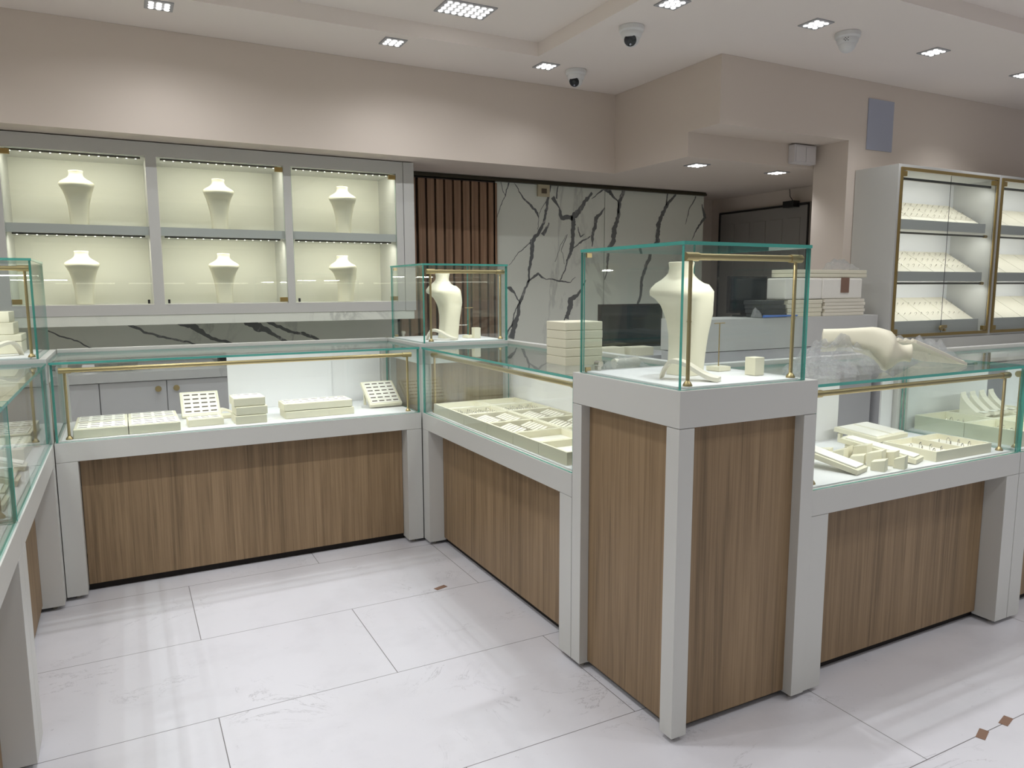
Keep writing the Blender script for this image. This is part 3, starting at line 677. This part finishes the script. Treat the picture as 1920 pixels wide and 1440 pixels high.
_hook = None
def hook(parent, loc, rz=0):
    global _hook
    if _hook is None:
        m = MB(); P = [(-.008, 0), (-.008, .018), (-.004, .024), (0, .026), (.004, .024), (.008, .018), (.008, .008)]
        for a, b in zip(P, P[1:]): m.tube((a[0], 0, a[1]), (b[0], 0, b[1]), .0019, 5)
        _hook = m.build('hook', 'steel', parent); _hook.location = Vector(loc) * S; _hook.rotation_euler = (0, 0, rz); return
    inst(_hook, parent, loc, (0, 0, rz))
def open_tray(label, loc, rz, w_, d, h, div=1, hooks=(), group=None, wall=.012, bars=0, name='open_tray'):
    t = thing(name, label, 'jewelry tray', loc, rz, group)
    m = MB().box(0, w_, 0, wall, 0, h).box(0, w_, d - wall, d, 0, h).box(0, wall, wall, d - wall, 0, h).box(w_ - wall, w_, wall, d - wall, 0, h).box(wall, w_ - wall, wall, d - wall, 0, .006)
    for k in range(1, div): x = w_ * k / div; m.box(x - wall / 2, x + wall / 2, wall, d - wall, .006, h)
    m.build('frame', 'cream', t)
    zp = h * .45
    MB().box(wall + .001, w_ - wall - .001, wall + .001, d - wall - .001, .0065, zp).build('cushion', 'velvet', t) if div == 1 else [MB().box(w_ * k / div + wall * .6, w_ * (k + 1) / div - wall * .6, wall + .001, d - wall - .001, .0065, zp).build('cushion', 'velvet', t) for k in range(div)]
    for (x, y) in hooks: hook(t, (x, y, zp), random.uniform(-.5, .5))
    return t
# counter B: two rows of trays; local frame of the case: x runs from the far corner towards the tower, y to its rear
def Bw(x, y, z=0): return (1.612 + y, 4.279 - x, z)
TH = .058
G = 'empty cushion trays in the corner case'
BT = [('front blank tray at the corner end', .086, .045, .227, 0), ('rear blank tray at the corner end', .086, .33, .227, 0),
      ('front tray of fine hooks near the corner end', .315, .045, .22, 1), ('rear tray of fine hooks near the corner end', .315, .33, .22, 1)]
for nm, x, y, w_, hk in BT:
    open_tray(nm + ' of the corner case', Bw(x, y, ZD), -PI / 2, w_, .28, TH, 1, [(.03 + .028 * i, .05 + .06 * j) for i in range(int(w_ / .035)) for j in range(4)] if hk else (), G if not hk else 'hook trays in the corner case')
# slanted bar pads
def bar_pad(label, loc, rz, w_, d, h, n, group):
    t = thing('bar_tray', label, 'jewelry tray', loc, rz, group)
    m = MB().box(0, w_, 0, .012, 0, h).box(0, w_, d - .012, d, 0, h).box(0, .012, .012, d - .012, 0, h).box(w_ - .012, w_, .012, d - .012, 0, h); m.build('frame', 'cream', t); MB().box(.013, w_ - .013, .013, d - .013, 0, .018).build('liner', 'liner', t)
    for j in range(2):
        for k in range(n):
            x = .062 + (w_ - .124) * k / (n - 1); y = d * (.28 + .44 * j)
            M_ = Matrix.Translation((x, y, .043)) @ Matrix.Rotation(.69, 4, 'Z') @ Matrix.Rotation(.15, 4, 'Y')
            MB().box(-.0078, .0078, -.068, .068, -.006, .006, tf=M_).build('bar', 'cream2', t, bev=.001)
    return t
G = 'slanted bar trays in the corner case'
for i, x in enumerate((.54, .835)):
    for j, y in enumerate((.045, .33)):
        bar_pad(('front', 'rear')[j] + (' slanted bar tray next to the hook trays', ' slanted bar tray next to the blank end trays')[i], Bw(x, y, ZD), -PI / 2, .29, .28, TH, 6, G)
for i, x in enumerate((1.13, 1.38)):
    for j, y in enumerate((.045, .33)):
        open_tray(('front', 'rear')[j] + (' blank tray, second from the tower end', ' blank tray at the tower end')[i] + ' of the corner case', Bw(x, y, ZD), -PI / 2, .247, .28, TH, 1, (), 'empty cushion trays in the corner case')
# boxes standing on counter B
for i in range(5):
    box_('%s cream box of the stack of five on the corner counter glass' % ('bottom', 'second lowest', 'middle', 'second highest', 'topmost')[i], (1.80 + .0015 * (i % 2), 2.90, ZG + .0005 + i * .0405), 0, .205, .175, .0405, 'stack of five cream boxes')
def roll(label, loc, rz, L=.15, r=.022):
    t = thing('cream_roll', label, 'roll', loc, rz)
    MB().tube((0, 0, r), (L, 0, r), r, 20).build('core', 'cream2', t, smooth=True)
    film_blob(t, (L / 2, 0, 0), L * .85, .075, .055, 5, 'plastic_wrap')
def film_blob(parent, c, a, b, h, seed, name, nx=46, ny=34, rough=.35, label=None, cat=None):
    """crumpled clear film draped over something: a domed grid with sharp random folds"""
    vs, fs = [], []
    for j in range(ny):
        for i in range(nx):
            u, v = 2 * i / (nx - 1) - 1, 2 * j / (ny - 1) - 1
            r = min(1, math.sqrt(u * u + v * v)); e = 1 + .22 * noise.noise(Vector((u * 2, v * 2, seed)))
            k = 1 / max(1e-6, math.sqrt(u * u + v * v)) * max(abs(u), abs(v)) if (u or v) else 1
            X, Y = u * k * a * e, v * k * b * e; rr = max(abs(u), abs(v))
            n1 = abs(noise.noise(Vector((X * 16, Y * 16, seed)))) ; n2 = abs(noise.noise(Vector((X * 42, Y * 42, seed + 3))))
            n3 = abs(noise.noise(Vector((X * 90, Y * 90, seed + 7)))); z = h * (max(0, 1 - rr ** 2.4)) * (.72 + .6 * n1) + (.016 * n1 + .012 * n2 + .006 * n3) * (1 - .5 * rr)
            vs.append((c[0] + X, c[1] + Y, c[2] + max(.0015, z)))
    for j in range(ny - 1):
        for i in range(nx - 1):
            k = j * nx + i; fs.append((k, k + 1, k + nx + 1, k + nx))
    o = MB().add(vs, fs).build(name, 'film', parent, smooth=True, auto=50)
    if label: tag(o, label, cat)
    return o
roll('cream roll in crumpled clear plastic on the counter glass behind the nearest tower', (1.93, 2.70, ZG + .001), .1, .14)

# counter C contents
def ramp_pad(label, loc, rz, w_, L, z0, z1, group=None, strips=1):
    """sloping board on a prop: z0 height at the front, z1 at the back"""
    t = thing('display_ramp', label, 'display ramp', loc, rz, group)
    th = .022; a = math.atan2(z1 - z0, L); T = Matrix.Translation((0, 0, z0 + .001)) @ Matrix.Rotation(a, 4, 'X')
    MB().box(0, w_, 0, L, 0, th, tf=T).build('board', 'cream', t, bev=.002)
    for k in range(strips):
        x0 = w_ * k / strips + .012; x1 = w_ * (k + 1) / strips - .012
        MB().box(x0, x1, .015, L - .02, th, th + .007, tf=T).build('pad', 'velvet', t, bev=.001)
    if z1 > .02: MB().box(.008, .03, L * .86, L * .92, 0, z1 * .86).box(w_ - .03, w_ - .008, L * .86, L * .92, 0, z1 * .86).build('prop', 'cream', t)
    return t
ramp_pad('narrow sloping cushion board nearest the tall tower in the cube case', (2.60, 1.945, ZD), .28, .105, .34, 0, .075)
ramp_pad('narrow sloping cushion board between the cubes and the hook tray', (2.985, 1.95, ZD), .3, .1, .33, 0, .05)
ramp_pad('low sloping double cushion board behind the cubes', (3.11, 2.225, ZD), .1, .26, .23, .03, .05, None, 2)
ramp_pad('wide pale sloping board lying against the rear door of the cube case', (2.32, 2.30, ZD), 0, .42, .185, 0, .045)
G = 'small slanted ring blocks'
CU = [(2.665, 2.245, .05, .03, 0, 'low block beside the tall tower'), (2.765, 2.16, .055, .06, .02, 'block farthest from the front glass on the tower side'), (2.79, 2.085, .055, .045, .012, 'squat block right behind the pair of tall blocks'),
      (2.87, 2.125, .06, .075, .015, 'tall block in the middle of the cluster'), (2.82, 2.02, .06, .075, .02, 'tall slanted block leading the cluster'), (2.765, 1.965, .055, .05, .014, 'lone low block closest to the front glass'),
      (2.895, 2.01, .058, .065, .012, 'upright block beside the narrow cushion board'), (2.875, 1.945, .045, .058, .02, 'slim block tilted away at the edge of the cluster'), (2.845, 2.205, .06, .055, .03, 'wide wedge block touching the narrow cushion board'),
      (2.82, 2.285, .06, .03, .01, 'flat block at the back of the cluster'), (3.0, 2.26, .05, .02, 0, 'thin flat block nearest the rear opening')]
for x, y, a, h, sl, l in CU: cube('cream ' + l, (x, y, ZD), .35 + random.uniform(-.12, .12), a, h, sl, G)
open_tray('two-compartment tray of hooks at the end of the cube case', (3.11, 1.94, ZD), 0, .41, .26, .045, 2, [(.06 + .0 * i, .05 + .055 * i) for i in range(3)] + [(.13, .06 + .05 * i) for i in range(3)] + [(.27, .05 + .055 * i) for i in range(3)] + [(.34, .06 + .05 * i) for i in range(3)])
# counter E contents
G = 'hook trays in the end case'
hk = [(.05 + .045 * i, .05 + .065 * j) for i in range(4) for j in range(3)]
n = 0
for i in range(3):
    for j in range(2):
        open_tray(('front', 'rear')[j] + (' hook tray nearest the cube case', ' hook tray second from the cube case', ' hook tray third from the cube case')[i], (3.752 + i * .262, 1.94 + j * .268, ZD), 0, .26, .265, .075, 1, hk, G)
def slant_stand(label, loc, rz):
    t = thing('slanted_stand', label, 'necklace stand', loc, rz, 'row of slanted stands')
    P = [(0, 0), (.13, 0), (.13, .115)] + [(.13 - .085 * (u / 8) ** 1.3, .115 - .098 * (u / 8) ** .8) for u in range(1, 9)] + [(0, .012)]
    MB().prism(P, 0, .058, 'x').build('body', 'cream2', t); MB().box(.008, .05, .006, .034, .0175, .021).build('pad', 'velvet', t)
for i in range(4): slant_stand('%s tall slanted necklace stand on the rear trays' % ('first', 'second', 'third', 'fourth')[i], (4.02 + i * .086, 2.26, ZD + .0755), .12)
# counter D contents (seen through its glass): local x runs from near post to the far corner, y to its rear
def Dw(x, y, z=ZD): return (-.347 - y, 2.872 + x, z)
ring_tray('ring tray in the side case beside the far corner', Dw(1.0, .08), PI / 2, .34, .26, .06, 5, 5, 'ring trays in the side case')
ring_tray('ring tray behind the first one in the side case', Dw(1.0, .35), PI / 2, .34, .2, .06, 5, 4, 'ring trays in the side case')
for i, (x, y, w_, L, z1, l) in enumerate([(.78, .06, .09, .3, .09, 'slanted white board just before the ring tray'), (.66, .08, .09, .34, .05, 'slanted white board second from the ring tray'), (.5, .06, .12, .3, .1, 'steep white board in the middle of the side case'),
                                          (.34, .08, .12, .36, .04, 'low white board in the middle of the side case'), (.14, .06, .14, .4, .07, 'white board at the near end of the side case')]):
    ramp_pad(l, Dw(x, y), PI / 2, w_, L, 0, z1)
open_tray('flat tray in the closest case', (-.42, 2.3, ZD), PI / 2, .4, .4, .05, 2)

# wrapped goods on counter C
t = thing('wrapped_bust', 'cream bust lying in crumpled clear plastic on the cube case', 'bust', (2.50, 2.13, ZG + .001))
b = bust_mb(.435, .09).build('bust', 'cream', t, smooth=True, auto=60)
zx = Vector((.66, -.74, -.05)).normalized(); fw = Vector((-.15, -.25, -.95)); fw = (fw - zx * fw.dot(zx)).normalized(); xx = (-fw).cross(zx).normalized(); yy = zx.cross(xx)
Mx = Matrix((xx, yy, zx)).transposed().to_4x4() @ Matrix.Scale(.80, 4)
low = min((Mx @ v.co).z for v in b.data.vertices)
b.matrix_local = Matrix.Translation(Vector((.20, .10, 0)) * S + Vector((0, 0, .001 - low))) @ Mx
film_blob(t, (.22, .02, 0), .25, .17, .150, 11, 'plastic_wrap', 80, 60)
film_blob(t, (-.0, -.06, 0), .16, .13, .075, 17, 'plastic_wrap', 60, 50)
t = thing('ribbed_stand', 'ribbed curved cream stand in clear plastic beside the wrapped bust', 'necklace stand', (3.04, 2.12, ZG + .001))
P = [(.38 * i / 16, .012 + .115 * (1 - i / 16) ** 1.6 + .02 * math.sin(PI * i / 16)) for i in range(17)]
m = MB(); rings = []
for x, z in P: rings.append([(x, -.1, z - .012), (x, .12, z - .012), (x, .12, z), (x, -.1, z)])
m.loft(rings).build('board', 'cream2', t, smooth=True)
for k in range(6):
    m = MB(); y = -.08 + k * .034
    for (x0, z0), (x1, z1) in zip(P, P[1:]): m.tube((x0, y, z0 + .001), (x1, y, z1 + .001), .008, 8)
    m.build('rib', 'cream2', t, smooth=True)
film_blob(t, (.26, .09, 0), .29, .17, .125, 23, 'plastic_wrap', 60, 44)

# ================================================================== RING CABINETS ON THE RIGHT WALL
def ring_cabinet(label, x, pins=True):
    W = 1.41; W = 1.478
    t = thing('ring_cabinet', label, 'cabinet', (x, 4.20, 1.13), group='lit cabinets with brass-framed glass doors')
    H = 1.505; D = .425
    m = MB().box(0, .035, 0, D, 0, H).box(W - .035, W, 0, D, 0, H).box(.035, W - .035, 0, D, H - .05, H).box(.035, W - .035, 0, D, 0, .03)
    m.build('carcass', 'white', t, bev=.0015)
    MB().box(.035, W - .035, D - .012, D, .03, H - .05).build('back_panel', 'deck', t)
    fz = .014
    m = MB().box(.026, W - .026, -fz, -.001, .02, .046).box(.026, W - .026, -fz, -.001, H - .052, H - .026).box(.026, .05, -fz, -.001, .0465, H - .0525).box(W - .05, W - .026, -fz, -.001, .0465, H - .0525)
    m.build('brass_trim', 'gold', t, bev=.001)
    for k, z in enumerate((.075, .515, .965)):
        s = MB().box(.036, W - .12, .03, .05, z if k else .031, z + .085).build('shelf_front', 'white', t)
        MB().prism([(.051, z), (.41, z), (.41, z + .015), (.051, z + .015)], .036, W - .12, 'x').build('shelf', 'white', t)
        if k < 2: 
            MB().tube((.04, .04, z + .42 + .0), (W - .09, .04, z + .42), .009, 10).build('light_bar', 'ledbar', t, label='dark light rail')
            MB().tube((W - .12, .04, z + .42), (W - .08, .04, z + .42), .014, 12).build('rail_cap', 'gold', t)
            light('AREA', 'shelf_light', (W / 2, .055, z + .405), 1.45, rot=(math.radians(30), 0, 0), size=W - .2, size_y=.015, color=(1, .99, .96), parent=t)
    MB().box(.05, W - .09, .022, .04, H - .125, H - .105).build('light_bar', 'ledbar', t, label='dark light rail')
    light('AREA', 'shelf_light', (W / 2, .05, H - .13), 1.45, rot=(math.radians(30), 0, 0), size=W - .2, size_y=.015, color=(1, .99, .96), parent=t)
    for s in (0, 1):
        x0, x1 = (.052, W * .5 - .001) if s == 0 else (W * .5 + .001, W - .052)
        g = MB(); pane(g, x0, x1, .002, .006, .048, H - .054); d = g.build('glass_door', ['glass', 'dark'], t)
        xh = x0 if s == 0 else x1 - .05
        for z in (.05, H - .10): MB().box(xh, xh + .05, -.012, .018, z, z + .042).build('hinge', 'gold', d, bev=.002)
    m = MB().box(W * .5 - .012, W * .5 + .055, -.022, -.003, .085, .115).tube((W * .5 - .03, -.028, .09), (W * .5 - .03, -.01, .09), .022, 18).tube((W * .5 + .02, -.03, .07), (W * .5 + .02, -.004, .07), .012, 12)
    m.build('lock', 'brass', t, bev=.001)
    for k, z in enumerate((.075, .515, .965)):
        for c in range(4):
            wp = (W - .165) / 4; x0 = x + .04 + c * (wp + .002)
            row = ('bottom', 'middle', 'top')[k]; pos = ('next to its left side', 'second along', 'third along', 'farthest along')[c]
            a = math.atan2(.21, .33)
            p = thing('earring_pad', 'sloping pad %s on the %s shelf of the %s ring cabinet' % (pos, row, 'full' if pins else 'cut-off'), 'earring pad', (x0, 4.20 + .078, 1.13 + z + .066), 0, 'sloping pads on the cabinet shelves', rot=(a, 0, 0))
            MB().box(.003, wp - .003, 0, .385, .0, .016).build('cushion', 'cream2', p, bev=.003)
            if pins:
                for r_ in range(2 if k == 0 else 3):
                    for q in range(4): hook(p, (.045 + q * (wp - .09) / 3, .10 + r_ * (.16 if k == 0 else .105), .0165), PI / 2 * (random.random() - .5) + .9)
    return t
ring_cabinet('lit wall cabinet with brass-framed double doors and rows of pinned earring pads', 5.925)
ring_cabinet('brass-framed wall cabinet cut by the picture edge with blank pads', 7.408, pins=False)
t = thing('wall_base_unit', 'long low white unit below the brass-framed cabinets', 'cabinet', (5.925, 4.0, 0))
MB().box(0, 2.97, .02, .6, .04, 1.0).build('body', 'greylam', t)
MB().box(-.005, 2.975, 0, .62, 1.002, 1.03).build('worktop', 'white', t)
MB().box(0, 2.97, .19, .62, 1.031, 1.128).build('upstand', 'white', t)

# ================================================================== RECEPTION COUNTER, SCREENS AND STACKS
t = thing('reception_counter', 'tall white counter with a marble base between the alcove and the cabinets', 'counter', (3.75, 4.25, 0))
MB().box(0, 2.08, .02, .35, .03, .86).build('base_panel', 'marble2', t); MB().box(0, 2.08, 0, .36, .861, 1.105).build('lower_front', 'greylam', t)
MB().box(0, 2.08, -.005, .37, 1.11, 1.355).build('upper_front', 'white', t, bev=.002)
t = thing('desk', 'low grey desk carrying the big dark monitor', 'desk', (2.95, 4.75, 0))
MB().box(0, 1.2, 0, .6, 1.02, 1.05).build('desktop', 'greylam', t); MB().box(.02, 1.18, .03, .57, .03, 1.019).build('pedestal', 'greylam', t)
def monitor(label, loc, rz, w_, h, stand):
    t = thing('monitor', label, 'monitor', loc, rz)
    MB().box(-w_ / 2, w_ / 2, -.012, .02, stand, stand + h).build('casing', 'black', t, bev=.003); MB().box(-w_ / 2 + .015, w_ / 2 - .015, -.014, -.0125, stand + .018, stand + h - .015).build('screen', 'screen', t)
    MB().box(-.03, .03, .02, .04, .01, stand + h * .4).build('stem', 'black', t); MB().box(-.12, .12, -.045, .045, 0, .012).build('foot', 'black', t, bev=.003)
monitor('wide dark monitor on the low desk seen behind the tower bust', (3.74, 5.0, 1.051), .0, .64, .36, .05)
monitor('dark screen standing on the tall white counter behind the dark folders', (4.60, 4.565, 1.356), 0, .42, .30, .03)
box_('pale box on the desk below the wide monitor', (3.32, 4.78, 1.051), .1, .22, .14, .075, None, 'storage_box')
box_('second pale box on the desk, closer to the tall counter', (3.58, 4.78, 1.051), -.05, .22, .14, .07, None, 'storage_box')
o = MB().tube((0, 0, .03), (.07, .01, .03), .016, 12).tube((.07, .01, .03), (.10, .01, .02), .026, 12).build('desk_lamp_head', 'steel', smooth=True)
bpy.data.objects.remove(o)
GZ = 1.3562
for i in range(4):
    o = box_('%s dark tray in the leaning pile beside the screen' % ('bottom', 'second', 'third', 'top')[i], (4.47 - .01 * i, 4.26, GZ + i * .034), .02 * (i % 2), .265, .18, .033, 'dark trays on the tall counter', 'dark_tray', m_='dark', cat='tray')
tag(MB().tube((4.46, 4.245, GZ + .011), (4.83, 4.24, GZ + .012), .010, 10, r2=.006).build('blue_stick', 'blue', smooth=True), 'blue plastic strip lying on the edge of the tall counter', 'strip')
t = film_blob(None, (4.42, 4.28, GZ), .05, .04, .075, 31, 'tissue_ball', 24, 20, label='crumpled clear wrapping by the dark trays', cat='wrapping')
for i in range(4):
    o = box_('%s cream tray of the darker flat pile on the tall counter' % ('bottom', 'second', 'third', 'top')[i], (4.745 + .008 * (i % 2), 4.27, GZ + i * .0345), 0, .40, .21, .0335, 'flat trays left pile', 'flat_tray', m_='cream', cat='tray')
for i in range(5):
    o = box_('%s cream tray of the paler wrapped pile on the tall counter' % ('bottom', 'second', 'third', 'fourth', 'top')[i], (5.165 + .012 * (i % 2), 4.262, GZ + i * .028), 0, .50, .21, .027, 'flat trays right pile', 'flat_tray', m_='cream2', cat='tray')
for i, (x, w_, l) in enumerate([(4.72, .42, 'bulky plastic-wrapped parcel over the darker tray pile'), (5.145, .49, 'bulky plastic-wrapped parcel over the paler tray pile')]):
    t = thing('wrapped_parcel', l, 'parcel', (x, 4.27, GZ + .1415), 0, 'wrapped parcels')
    MB().box(0, w_, 0, .2, 0, .17).build('box', 'velvet', t, bev=.012); film_blob(t, (w_ / 2, .1, .0), w_ / 2 * .8, .10, .10, 50 + i, 'plastic_wrap', 60, 40)
    if i: MB().box(.22, .32, -.004, -.001, .05, .175).build('tape', 'tan', t)
for i in range(2):
    box_('%s thin cream tray lying across the wrapped parcels' % ('lower', 'upper')[i], (4.80, 4.28, GZ + .32 + i * .031), 0, .90, .22, .03, 'thin trays on the parcels', 'flat_tray', m_='cream', cat='tray')
film_blob(None, (5.48, 4.38, GZ + .384), .19, .1, .085, 71, 'plastic_sheet', 50, 36, label='crumpled clear plastic on top of the tray pile', cat='plastic')
